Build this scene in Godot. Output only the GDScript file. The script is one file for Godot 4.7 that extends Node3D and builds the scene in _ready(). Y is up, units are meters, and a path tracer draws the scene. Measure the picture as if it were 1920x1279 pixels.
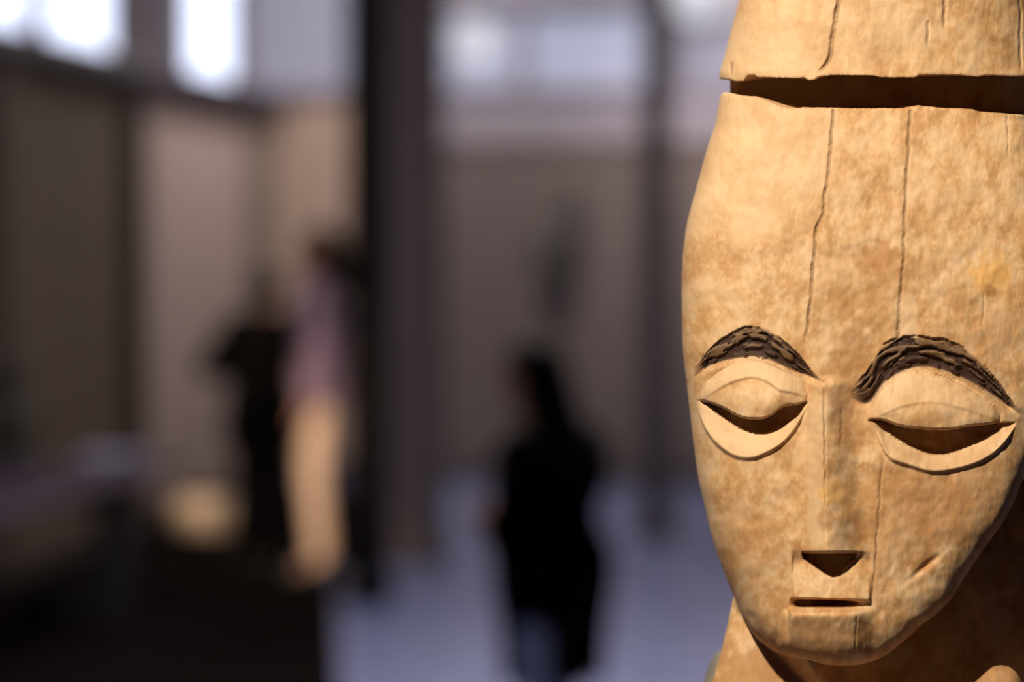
extends Node3D
# A carved wooden head in a museum hall, the hall behind it out of focus.

const FOCAL := 4857.0           # focal length in pixels of the 1920 x 1279 frame
const EYE := Vector3(0, 1.83, 0)
const HEAD_AT := 1.21           # distance from the lens to the carved head
var cam: Camera3D
var names := {}
var mats := {}
var n_big := FastNoiseLite.new()
var n_mid := FastNoiseLite.new()
var n_fine := FastNoiseLite.new()

func _ready():
	# ---- camera
	cam = Camera3D.new(); cam.name = "camera"; add_child(cam)
	cam.position = EYE
	cam.rotation = Vector3(-atan(169.5 / FOCAL), deg_to_rad(8.7), 0)
	var att := CameraAttributesPhysical.new()
	att.frustum_focal_length = 91.15
	att.exposure_aperture = 4.0
	att.frustum_focus_distance = HEAD_AT - 0.055
	att.frustum_near = 0.05; att.frustum_far = 200.0
	cam.attributes = att
	cam.fov = rad_to_deg(2.0 * atan(639.5 / FOCAL))
	cam.near = 0.05; cam.far = 200.0
	cam.current = true
	# ---- sky and exposure
	var env := Environment.new()
	env.tonemap_mode = Environment.TONE_MAPPER_LINEAR
	env.tonemap_exposure = 1.0
	env.background_mode = Environment.BG_SKY
	var sky := Sky.new(); var sm := ProceduralSkyMaterial.new()
	sm.sky_top_color = Color(0.78, 0.84, 1.0); sm.sky_horizon_color = Color(0.9, 0.92, 1.0)
	sm.ground_bottom_color = Color(0.4, 0.4, 0.42); sm.ground_horizon_color = Color(0.7, 0.72, 0.78)
	sm.sky_energy_multiplier = 1.6; sm.ground_energy_multiplier = 1.0
	sky.sky_material = sm; env.sky = sky
	env.sdfgi_enabled = true; env.ssao_enabled = true; env.ssil_enabled = true
	var we := WorldEnvironment.new(); we.name = "world_environment"; we.environment = env; add_child(we)
	# ---- gallery spot on the head, then unseen lamps added to light the hall
	make_materials()
	track_spot("black track spotlight above the camera aimed at the carved head", cam_point(Vector3(-0.52, 1.12, 0.15)), cam_point(Vector3(0.17, -0.04, -1.2)), 5.15, Color(1.0, 0.93, 0.85), 24.0)
	track_spot("added unseen track spotlight under the ceiling aimed at the standing visitors", Vector3(-1.7, 4.6, -7.5), Vector3(-3.4, 0.4, -13.9), 80.0, Color(1.0, 0.9, 0.8), 6.0)  # added lamp, brightens the tan trousers
	track_spot("added unseen track spotlight under the ceiling aimed at the low tan stool", Vector3(-2.6, 4.6, -11.5), Vector3(-4.15, 0.2, -15.2), 50.0, Color(1.0, 0.9, 0.78), 5.0)  # added lamp, brightens the stool alone
	track_spot("added unseen track spotlight under the ceiling washing the far wall below the windows", Vector3(-1.0, 4.7, -17.3), Vector3(-0.8, 2.9, -20.2), 15.0, Color(1.0, 0.95, 0.92), 34.0)  # added lamp, lifts the upper part of the far wall
	added_ceiling_panel("added unseen light panel under the ceiling nearest the carved head", Vector3(-2.2, 5.16, -3.0), 8.0)
	added_ceiling_panel("added unseen light panel under the middle of the hall ceiling", Vector3(-1.2, 5.16, -9.5), 40.0)
	added_ceiling_panel("added unseen light panel under the ceiling close to the wooden stall's far end", Vector3(-3.4, 5.16, -18.2), 15.0)
	# ---- structure, then things
	room()
	stall()
	far_things()
	visitors()
	sculpture()

# ------------------------------------------------------------------ helpers
func numbered(called: String) -> String:
	if not names.has(called):
		names[called] = 0
		return called
	names[called] += 1
	return "%s_%03d" % [called, names[called]]

func cam_point(v: Vector3) -> Vector3:
	return cam.transform * v

func at(px: float, py: float, depth: float) -> Vector3:
	return cam_point(Vector3((px - 960.0) / FOCAL * depth, -(py - 639.5) / FOCAL * depth, -depth))

func floor_at(px: float, py: float) -> Vector3:
	var d := cam.transform.basis * Vector3((px - 960.0) / FOCAL, -(py - 639.5) / FOCAL, -1.0)
	return EYE + d * (-EYE.y / d.y)

func on_wall(px: float, py: float, z: float) -> Vector3:
	var d := cam.transform.basis * Vector3((px - 960.0) / FOCAL, -(py - 639.5) / FOCAL, -1.0)
	return EYE + d * ((z - EYE.z) / d.z)

func on_side(px: float, py: float, x: float) -> Vector3:
	var d := cam.transform.basis * Vector3((px - 960.0) / FOCAL, -(py - 639.5) / FOCAL, -1.0)
	return EYE + d * ((x - EYE.x) / d.x)

func mat(called: String, c: Color, rough := 0.8, metal := 0.0, grain := 0.0, grain_scale := Vector3.ONE) -> StandardMaterial3D:
	var m := StandardMaterial3D.new()
	m.resource_name = called
	m.albedo_color = c; m.roughness = rough; m.metallic = metal
	if grain > 0.0:
		var nt := NoiseTexture2D.new(); nt.width = 256; nt.height = 256; nt.seamless = true
		var fn := FastNoiseLite.new(); fn.seed = called.length() * 7 + 3; fn.frequency = 0.03; fn.fractal_octaves = 4
		nt.noise = fn
		var g := Gradient.new(); g.set_color(0, Color(1 - grain, 1 - grain, 1 - grain)); g.set_color(1, Color.WHITE)
		nt.color_ramp = g
		m.albedo_texture = nt
		m.uv1_triplanar = true; m.uv1_scale = grain_scale
	mats[called] = m
	return m

func make_materials():
	n_big.seed = 5; n_big.frequency = 1.0 / 90.0; n_big.fractal_octaves = 3
	n_mid.seed = 17; n_mid.frequency = 1.0 / 26.0; n_mid.fractal_octaves = 3
	n_fine.seed = 29; n_fine.frequency = 1.0 / 9.0; n_fine.fractal_octaves = 2
	mat("plaster", Color(0.60, 0.57, 0.62), 0.95, 0, 0.12, Vector3(0.6, 0.6, 0.6))
	mat("tan plaster", Color(0.79, 0.68, 0.62), 0.95, 0, 0.12, Vector3(0.6, 0.6, 0.6))
	mat("grey plaster", Color(0.44, 0.39, 0.385), 0.95, 0, 0.15, Vector3(0.6, 0.6, 0.6))
	mat("ceiling paint", Color(0.5, 0.49, 0.5), 0.95)
	mat("polished floor", Color(0.50, 0.53, 0.70), 0.25, 0, 0.25, Vector3(0.5, 0.5, 0.5))
	mat("carpet", Color(0.055, 0.033, 0.03), 0.98, 0, 0.3, Vector3(3, 3, 3))
	mat("dark steel", Color(0.05, 0.038, 0.035), 0.7, 0.0, 0.15, Vector3(1, 1, 1)).metallic_specular = 0.15
	mat("dark pier", Color(0.31, 0.265, 0.275), 0.8, 0, 0.2, Vector3(1, 1, 1))
	mat("slim post paint", Color(0.21, 0.17, 0.19), 0.6, 0, 0.15, Vector3(1, 1, 1))
	mat("dark beam", Color(0.23, 0.17, 0.205), 0.6, 0, 0.25, Vector3(2, 2, 0.3))
	mat("brown board", Color(0.39, 0.325, 0.255), 0.8, 0, 0.25, Vector3(2, 0.4, 2))
	mat("taupe board", Color(0.69, 0.60, 0.57), 0.85, 0, 0.12, Vector3(1, 1, 1))
	mat("post wood", Color(0.25, 0.185, 0.165), 0.7, 0, 0.25, Vector3(3, 0.4, 3))
	mat("end post", Color(0.55, 0.5, 0.44), 0.7, 0, 0.2, Vector3(3, 0.4, 3))
	mat("table top", Color(0.22, 0.17, 0.25), 0.3, 0, 0.2, Vector3(2, 2, 0.4))
	mat("table leg", Color(0.05, 0.045, 0.04), 0.6, 0, 0.2, Vector3(2, 0.4, 2))
	mat("oak rail", Color(0.42, 0.34, 0.24), 0.6, 0, 0.25, Vector3(2, 2, 0.4))
	mat("dark carving", Color(0.11, 0.09, 0.06), 0.6, 0, 0.35, Vector3(5, 1.2, 5))
	mat("grey carving", Color(0.33, 0.31, 0.30), 0.7, 0, 0.3, Vector3(4, 1, 4))
	mat("leather", Color(0.66, 0.57, 0.48), 0.6, 0, 0.2, Vector3(5, 5, 5))
	mat("paper", Color(0.62, 0.6, 0.72), 0.9)
	mat("black cloth", Color(0.03, 0.024, 0.024), 0.95, 0, 0.3, Vector3(6, 6, 6))
	mat("black coat", Color(0.032, 0.02, 0.018), 0.95, 0, 0.3, Vector3(6, 6, 6))
	mat("mauve cloth", Color(0.57, 0.46, 0.53), 0.95, 0, 0.2, Vector3(6, 6, 6))
	mat("tan cloth", Color(0.88, 0.74, 0.62), 0.95, 0, 0.15, Vector3(6, 6, 6))
	mat("blue cloth", Color(0.52, 0.55, 0.68), 0.95, 0, 0.2, Vector3(6, 6, 6))
	mat("skin", Color(0.62, 0.44, 0.36), 0.6)
	mat("dark hair", Color(0.05, 0.035, 0.03), 0.6, 0, 0.3, Vector3(8, 3, 8))
	mat("shoe", Color(0.04, 0.035, 0.035), 0.4)
	mat("fitting", Color(0.06, 0.06, 0.065), 0.4, 0.3)
	mat("plinth paint", Color(0.3, 0.27, 0.25), 0.8, 0, 0.1, Vector3(1, 1, 1))
	for k in ["carpet", "black cloth", "black coat", "dark hair"]: mats[k].metallic_specular = 0.12
	var g := mat("clear glass", Color(0.85, 0.9, 1.0, 0.08), 0.05); g.transparency = BaseMaterial3D.TRANSPARENCY_ALPHA
	g = mat("milk glass", Color(0.62, 0.60, 0.68, 0.76), 0.5); g.transparency = BaseMaterial3D.TRANSPARENCY_ALPHA
	g = mat("blue glass", Color(0.62, 0.64, 0.74, 0.76), 0.4); g.transparency = BaseMaterial3D.TRANSPARENCY_ALPHA
	g = mat("dim glass", Color(0.5, 0.5, 0.58, 0.87), 0.4); g.transparency = BaseMaterial3D.TRANSPARENCY_ALPHA
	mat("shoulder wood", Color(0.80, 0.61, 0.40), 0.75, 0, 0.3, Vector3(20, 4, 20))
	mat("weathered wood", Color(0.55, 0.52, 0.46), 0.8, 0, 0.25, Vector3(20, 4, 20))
	var w := StandardMaterial3D.new(); w.resource_name = "carved wood"
	w.vertex_color_use_as_albedo = true; w.roughness = 0.72
	mats["carved wood"] = w
	var e := mat("lamp glow", Color(0.5, 0.49, 0.49), 0.5); e.emission_enabled = true; e.emission = Color(0.95, 0.95, 1.0); e.emission_energy_multiplier = 0.72
	e = mat("panel glow", Color(1, 1, 1), 0.5); e.emission_enabled = true; e.emission = Color(0.92, 0.94, 1.0); e.emission_energy_multiplier = 1.5
	e = mat("spot glow", Color(1, 1, 1), 0.5); e.emission_enabled = true; e.emission = Color(1.0, 0.85, 0.65); e.emission_energy_multiplier = 3.0

func put(called: String, mesh: Mesh, m, parent: Node = self) -> MeshInstance3D:
	var o := MeshInstance3D.new()
	o.name = numbered(called) if parent == self else called
	o.mesh = mesh
	o.material_override = mats[m] if m is String else m
	o.cast_shadow = GeometryInstance3D.SHADOW_CASTING_SETTING_ON
	parent.add_child(o, true)
	return o

func tag(o: Node, label: String, category: String, group := "") -> Node:
	o.set_meta("label", label); o.set_meta("category", category)
	if group != "": o.set_meta("group", group)
	return o

func thing(called: String, label: String, category: String, where := Vector3.ZERO, turn := 0.0, group := "") -> Node3D:
	var o := Node3D.new(); o.name = numbered(called); add_child(o)
	o.position = where; o.rotation.y = turn
	tag(o, label, category, group)
	return o

func struct(o: Node) -> Node:
	o.set_meta("kind", "structure")
	return o

# a box with chamfered edges between two corners
func chamfer_box(a: Vector3, b: Vector3, c := 0.01) -> ArrayMesh:
	var lo := Vector3(minf(a.x, b.x), minf(a.y, b.y), minf(a.z, b.z))
	var hi := Vector3(maxf(a.x, b.x), maxf(a.y, b.y), maxf(a.z, b.z))
	var mid := (lo + hi) / 2; var h := (hi - lo) / 2
	c = minf(c, minf(h.x, minf(h.y, h.z)) * 0.5)
	var st := SurfaceTool.new(); st.begin(Mesh.PRIMITIVE_TRIANGLES); st.set_smooth_group(-1)
	var face := func(pts: Array):
		var n: Vector3 = (pts[1] - pts[0]).cross(pts[2] - pts[0])
		var cen := Vector3.ZERO
		for p in pts: cen += p
		if n.dot(cen) > 0: pts.reverse()      # clockwise seen from outside
		for k in range(1, pts.size() - 1):
			for p in [pts[0], pts[k], pts[k + 1]]: st.add_vertex(p + mid)
	for ax in 3:
		var u := (ax + 1) % 3; var v := (ax + 2) % 3
		for s in [-1.0, 1.0]:
			var q := []
			for k in [[-1, -1], [1, -1], [1, 1], [-1, 1]]:
				var p := Vector3.ZERO; p[ax] = s * h[ax]; p[u] = k[0] * (h[u] - c); p[v] = k[1] * (h[v] - c); q.append(p)
			face.call(q)
		for s in [-1.0, 1.0]:
			for t in [-1.0, 1.0]:
				var q := []
				for k in [[0, -1], [1, -1], [1, 1], [0, 1]]:
					var p := Vector3.ZERO
					p[ax] = k[1] * (h[ax] - c)
					p[u] = s * (h[u] - (c if k[0] == 1 else 0.0)); p[v] = t * (h[v] - (0.0 if k[0] == 1 else c))
					q.append(p)
				face.call(q)
	for sx in [-1.0, 1.0]:
		for sy in [-1.0, 1.0]:
			for sz in [-1.0, 1.0]:
				face.call([Vector3(sx * h.x, sy * (h.y - c), sz * (h.z - c)), Vector3(sx * (h.x - c), sy * h.y, sz * (h.z - c)), Vector3(sx * (h.x - c), sy * (h.y - c), sz * h.z)])
	st.generate_normals()
	return st.commit()

# a flat slab over a convex outline in x and z
func slab(pts: Array, y0: float, y1: float) -> ArrayMesh:
	var st := SurfaceTool.new(); st.begin(Mesh.PRIMITIVE_TRIANGLES); st.set_smooth_group(-1)
	var n := pts.size()
	var area := 0.0
	for i in n: area += pts[i].cross(pts[(i + 1) % n])
	if area < 0: pts.reverse()
	for i in range(1, n - 1):
		for k in [0, i, i + 1]: st.add_vertex(Vector3(pts[k].x, y1, pts[k].y))
		for k in [0, i + 1, i]: st.add_vertex(Vector3(pts[k].x, y0, pts[k].y))
	for i in n:
		var a: Vector2 = pts[i]; var b: Vector2 = pts[(i + 1) % n]
		for v in [Vector3(a.x, y0, a.y), Vector3(b.x, y0, b.y), Vector3(a.x, y1, a.y), Vector3(b.x, y0, b.y), Vector3(b.x, y1, b.y), Vector3(a.x, y1, a.y)]: st.add_vertex(v)
	st.generate_normals()
	return st.commit()

# a lathed profile: points (radius, height), bottom to top
func lathe(profile: Array, seg := 32, squash := 1.0) -> ArrayMesh:
	var st := SurfaceTool.new(); st.begin(Mesh.PRIMITIVE_TRIANGLES); st.set_smooth_group(0)
	var n := profile.size()
	for i in n:
		for j in seg:
			var a := TAU * j / seg
			st.add_vertex(Vector3(cos(a) * profile[i].x, profile[i].y, sin(a) * profile[i].x * squash))
	for i in n - 1:
		for j in seg:
			var j2 := (j + 1) % seg
			var p := i * seg + j; var q := i * seg + j2; var r := (i + 1) * seg + j; var s := (i + 1) * seg + j2
			for k in [p, q, r, q, s, r]: st.add_index(k)
	st.generate_normals()
	return st.commit()

# tapered capsules [a, b, ra, rb] joined with a smooth minimum and meshed as surface nets, added to st
func nets(st: SurfaceTool, bones: Array, cell: float, k: float):
	var lo := Vector3(1e9, 1e9, 1e9); var hi := -lo
	for b in bones:
		var r: float = maxf(b[2], b[3]) + k + cell * 2
		lo = lo.min(b[0] - Vector3(r, r, r)).min(b[1] - Vector3(r, r, r))
		hi = hi.max(b[0] + Vector3(r, r, r)).max(b[1] + Vector3(r, r, r))
	var nx := int(ceil((hi.x - lo.x) / cell)) + 1; var ny := int(ceil((hi.y - lo.y) / cell)) + 1; var nz := int(ceil((hi.z - lo.z) / cell)) + 1
	var f := PackedFloat32Array(); f.resize(nx * ny * nz); f.fill(1.0)
	for b in bones:
		var a: Vector3 = b[0]; var ab: Vector3 = b[1] - b[0]; var ra: float = b[2]; var dr: float = b[3] - b[2]
		var l2 := maxf(ab.length_squared(), 1e-9)
		var r: float = maxf(b[2], b[3]) + k + cell * 2
		var p0 := ((a.min(b[1]) - Vector3(r, r, r)) - lo) / cell; var p1 := ((a.max(b[1]) + Vector3(r, r, r)) - lo) / cell
		for iz in range(maxi(0, int(p0.z)), mini(nz, int(p1.z) + 1)):
			for iy in range(maxi(0, int(p0.y)), mini(ny, int(p1.y) + 1)):
				var row := (iz * ny + iy) * nx
				for ix in range(maxi(0, int(p0.x)), mini(nx, int(p1.x) + 1)):
					var p := lo + Vector3(ix, iy, iz) * cell - a
					var t := clampf(p.dot(ab) / l2, 0.0, 1.0)
					var d := (p - ab * t).length() - ra - dr * t
					var e := f[row + ix]
					var hh := clampf(0.5 + 0.5 * (e - d) / k, 0.0, 1.0)
					f[row + ix] = lerpf(e, d, hh) - k * hh * (1.0 - hh)
	var idx := PackedInt32Array(); idx.resize(nx * ny * nz); idx.fill(-1)
	var verts := PackedVector3Array()
	var sx := 1; var sy := nx; var sz := nx * ny
	for iz in nz - 1:
		for iy in ny - 1:
			for ix in nx - 1:
				var o := iz * sz + iy * sy + ix
				var c0 := f[o] < 0
				if c0 == (f[o + sx] < 0) and c0 == (f[o + sy] < 0) and c0 == (f[o + sx + sy] < 0) and c0 == (f[o + sz] < 0) and c0 == (f[o + sx + sz] < 0) and c0 == (f[o + sy + sz] < 0) and c0 == (f[o + sx + sy + sz] < 0):
					continue
				var sum := Vector3.ZERO; var cnt := 0
				for e in 12:
					var ax := e >> 2; var m := e & 3
					var q := Vector3i.ZERO
					q[(ax + 1) % 3] = m & 1; q[(ax + 2) % 3] = m >> 1
					var q2 := q; q2[ax] = 1
					var d0 := f[o + q.x + q.y * sy + q.z * sz]; var d1 := f[o + q2.x + q2.y * sy + q2.z * sz]
					if (d0 < 0) != (d1 < 0):
						sum += Vector3(q).lerp(Vector3(q2), d0 / (d0 - d1)); cnt += 1
				idx[o] = verts.size()
				verts.append(lo + (Vector3(ix, iy, iz) + sum / cnt) * cell)
	var steps := [sx, sy, sz]
	for iz in range(1, nz - 1):
		for iy in range(1, ny - 1):
			for ix in range(1, nx - 1):
				var o := iz * sz + iy * sy + ix
				for ax in 3:
					var inside := f[o] < 0
					if inside == (f[o + steps[ax]] < 0): continue
					var u: int = steps[(ax + 1) % 3]; var v: int = steps[(ax + 2) % 3]
					var quad := [idx[o], idx[o - u], idx[o - u - v], idx[o - v]]
					if inside: quad.reverse()
					for t in [0, 1, 2, 0, 2, 3]: st.add_vertex(verts[quad[t]])

func blob(bones: Array, cell: float, k: float) -> ArrayMesh:
	var st := SurfaceTool.new(); st.begin(Mesh.PRIMITIVE_TRIANGLES); st.set_smooth_group(0)
	nets(st, bones, cell, k)
	st.index(); st.generate_normals()
	return st.commit()

func curve(pts: Array, x: float) -> float:
	if x <= pts[0][0]: return pts[0][1]
	for i in pts.size() - 1:
		if x <= pts[i + 1][0]:
			var a: float = pts[i][0]; var b: float = pts[i + 1][0]
			return lerpf(pts[i][1], pts[i + 1][1], (x - a) / (b - a))
	return pts[-1][1]

# ------------------------------------------------------------------ lamps
func track_spot(label: String, where: Vector3, aim: Vector3, energy: float, c: Color, angle: float):
	var t := thing("track_spotlight", label, "spotlight", where)
	var dir := (aim - where).normalized()
	var can := lathe([Vector2(0.0, -0.09), Vector2(0.035, -0.09), Vector2(0.042, -0.06), Vector2(0.045, 0.05), Vector2(0.041, 0.05), Vector2(0.040, 0.0), Vector2(0.0, 0.0)], 24)
	var b := put("lamp_body", can, "fitting", t)
	b.basis = Basis(Quaternion(Vector3.UP, dir)); b.position = -dir * 0.06
	var g := put("lens", lathe([Vector2(0.0, 0.0), Vector2(0.039, 0.0), Vector2(0.0, 0.006)], 24), "spot glow", t)
	g.basis = b.basis; g.position = -dir * 0.05
	put("stem", chamfer_box(Vector3(-0.008, 0.03, -0.008), Vector3(0.008, 5.2 - where.y, 0.008), 0.002), "fitting", t)
	var l := SpotLight3D.new(); l.name = "spot_beam"; t.add_child(l)
	l.look_at_from_position(where, aim, Vector3.UP); l.position = dir * 0.02
	l.light_color = c; l.light_energy = energy; l.spot_range = 12.0; l.spot_attenuation = 2.0
	l.spot_angle = angle; l.light_size = 0.03; l.shadow_enabled = true

func added_ceiling_panel(label: String, where: Vector3, energy: float):  # unseen panels added to brighten the hall
	var t := thing("added_ceiling_light", label, "ceiling light", where, 0, "added ceiling light panels")
	var h := 0.6
	for s in [-1.0, 1.0]:
		put("frame", chamfer_box(Vector3(-h - 0.04, -0.02, s * h - 0.02), Vector3(h + 0.04, 0.04, s * h + 0.02), 0.004), "fitting", t)
		put("frame", chamfer_box(Vector3(s * h - 0.02, -0.02, -h + 0.02), Vector3(s * h + 0.02, 0.04, h - 0.02), 0.004), "fitting", t)
	put("diffuser", chamfer_box(Vector3(-h + 0.02, -0.005, -h + 0.02), Vector3(h - 0.02, 0.03, h - 0.02), 0.003), "panel glow", t)
	var l := AreaLight3D.new(); l.name = "panel_light"; t.add_child(l)
	l.area_size = Vector2(1.1, 1.1); l.position = Vector3(0, -0.03, 0); l.rotation.x = -PI / 2
	l.light_color = Color(1.0, 0.96, 0.93); l.light_energy = energy; l.area_range = 30; l.area_attenuation = 2; l.shadow_enabled = true

func globe_lamp(where: Vector3, r: float, label: String):
	var t := thing("globe_lamp", label, "pendant lamp", where, 0, "globe pendants")
	var pr := []
	for i in 17:
		var a := -PI / 2 + PI * i / 16
		pr.append(Vector2(maxf(cos(a) * r, 0.0001), sin(a) * r))
	put("globe", lathe(pr, 28), "lamp glow", t)
	put("cap", lathe([Vector2(0.001, r * 0.93), Vector2(0.05, r * 0.93), Vector2(0.035, r + 0.06), Vector2(0.001, r + 0.07)], 20), "fitting", t)
	put("cord", lathe([Vector2(0.007, r + 0.05), Vector2(0.007, 5.2 - where.y)], 10), "fitting", t)
	var l := OmniLight3D.new(); l.name = "globe_light"; t.add_child(l)
	l.light_color = Color(1, 0.95, 0.95); l.light_energy = 0.25; l.omni_range = 20; l.omni_attenuation = 2; l.light_size = r * 0.9; l.shadow_enabled = true

# ------------------------------------------------------------------ the hall
const FAR := -20.2
func room():
	var x0 := -10.0; var x1 := 6.0; var z1 := 4.0; var top := 5.2
	struct(put("floor", chamfer_box(Vector3(x0, -0.3, FAR - 0.3), Vector3(x1, 0, z1), 0.001), "polished floor"))
	struct(put("ceiling", chamfer_box(Vector3(x0 - 0.3, top, FAR - 0.3), Vector3(x1 + 0.3, top + 0.3, z1 + 0.3), 0.001), "ceiling paint"))
	struct(put("wall_left", chamfer_box(Vector3(x0 - 0.3, -0.3, FAR - 0.3), Vector3(x0, top, z1), 0.001), "grey plaster"))
	struct(put("wall_right", chamfer_box(Vector3(x1, -0.3, FAR - 0.3), Vector3(x1 + 0.3, top, z1), 0.001), "grey plaster"))
	struct(put("wall_front", chamfer_box(Vector3(x0 - 0.3, -0.3, z1), Vector3(x1 + 0.3, top, z1 + 0.3), 0.001), "grey plaster"))
	# far wall: below the sill, above the window heads, and the piers between the windows
	var sill := 3.10
	var wins := [[-70, 48, -140, "clear glass"], [66, 206, -140, "clear glass"], [334, 434, -140, "clear glass"], [452, 655, -140, "milk glass"],
		[828, 970, 6, "blue glass"], [976, 1212, 6, "blue glass"], [1262, 1390, 40, "dim glass"]]
	var wall := Node3D.new(); wall.name = "wall_far"; add_child(wall); struct(wall)
	var split := on_wall(690, 400, FAR).x
	put("lower_wall", chamfer_box(Vector3(x0, -0.3, FAR - 0.3), Vector3(split, sill, FAR), 0.001), "tan plaster", wall)
	put("lower_wall", chamfer_box(Vector3(split, -0.3, FAR - 0.3), Vector3(x1, 2.66, FAR), 0.001), "grey plaster", wall)
	put("frieze", chamfer_box(Vector3(split, 2.66, FAR - 0.3), Vector3(x1, sill, FAR), 0.001), "plaster", wall)
	var edge := x0
	var n := 0
	for w in wins:
		var a := on_wall(w[0], 100, FAR).x; var b := on_wall(w[1], 100, FAR).x
		var y1 := on_wall(w[0], w[2], FAR).y
		put("pier", chamfer_box(Vector3(edge, sill, FAR - 0.3), Vector3(a, top, FAR), 0.001), "plaster", wall)
		put("lintel", chamfer_box(Vector3(a, y1, FAR - 0.3), Vector3(b, top, FAR), 0.001), "plaster", wall)
		edge = b
		n += 1
		var o := Node3D.new(); o.name = "window_%d" % n; add_child(o); struct(o)
		o.position = Vector3((a + b) / 2, sill, FAR)
		var hw := (b - a) / 2; var hh := y1 - sill
		put("glass_pane", chamfer_box(Vector3(-hw + 0.02, 0.03, -0.16), Vector3(hw - 0.02, hh - 0.03, -0.155), 0.001), w[3], o)
		for s in [-1.0, 1.0]:
			put("frame_side", chamfer_box(Vector3(s * hw, 0, -0.2), Vector3(s * (hw - 0.03), hh, -0.1), 0.004), "plaster", o)
		put("frame_bottom", chamfer_box(Vector3(-hw, 0, -0.2), Vector3(hw, 0.035, -0.1), 0.004), "plaster", o)
		put("frame_top", chamfer_box(Vector3(-hw, hh - 0.035, -0.2), Vector3(hw, hh, -0.1), 0.004), "plaster", o)
	put("pier", chamfer_box(Vector3(edge, sill, FAR - 0.3), Vector3(x1, top, FAR), 0.001), "plaster", wall)
	struct(put("trim_1", chamfer_box(Vector3(x0, sill - 0.06, FAR), Vector3(x1, sill, FAR + 0.06), 0.01), "plaster"))
	struct(put("trim_2", chamfer_box(Vector3(split, 2.62, FAR), Vector3(x1, 2.70, FAR + 0.03), 0.01), "grey plaster"))
	struct(put("baseboard_far", chamfer_box(Vector3(x0, 0, FAR), Vector3(x1, 0.16, FAR + 0.03), 0.01), "dark pier"))
	# dark carpet on the side of the stall
	var ca := floor_at(630, 1090); var cb := floor_at(640, 1330)
	tag(put("carpet", slab([Vector2(-4.892, -19.4), Vector2(ca.x - 0.6, -19.4), Vector2(ca.x, ca.z), Vector2(cb.x, cb.z), Vector2(cb.x - 0.4, -2.0), Vector2(-4.892, -2.0)], 0.0, 0.012), "carpet"), "dark reddish brown carpet laid on the floor along the stall", "carpet")

func post(called: String, px0: float, px1: float, foot: float, m: String, label: String):
	var a := floor_at(px0, foot); var b := floor_at(px1, foot)
	var w := (b - a).length()
	var c := (a + b) / 2
	var t := thing(called, label, "pillar", c)
	put("shaft", chamfer_box(Vector3(-w / 2, 0.0, -w / 2), Vector3(w / 2, 5.2, w / 2), 0.015), m, t)
	put("base", chamfer_box(Vector3(-w / 2 - 0.03, 0.0, -w / 2 - 0.03), Vector3(w / 2 + 0.03, 0.12, w / 2 + 0.03), 0.01), m, t)

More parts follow.
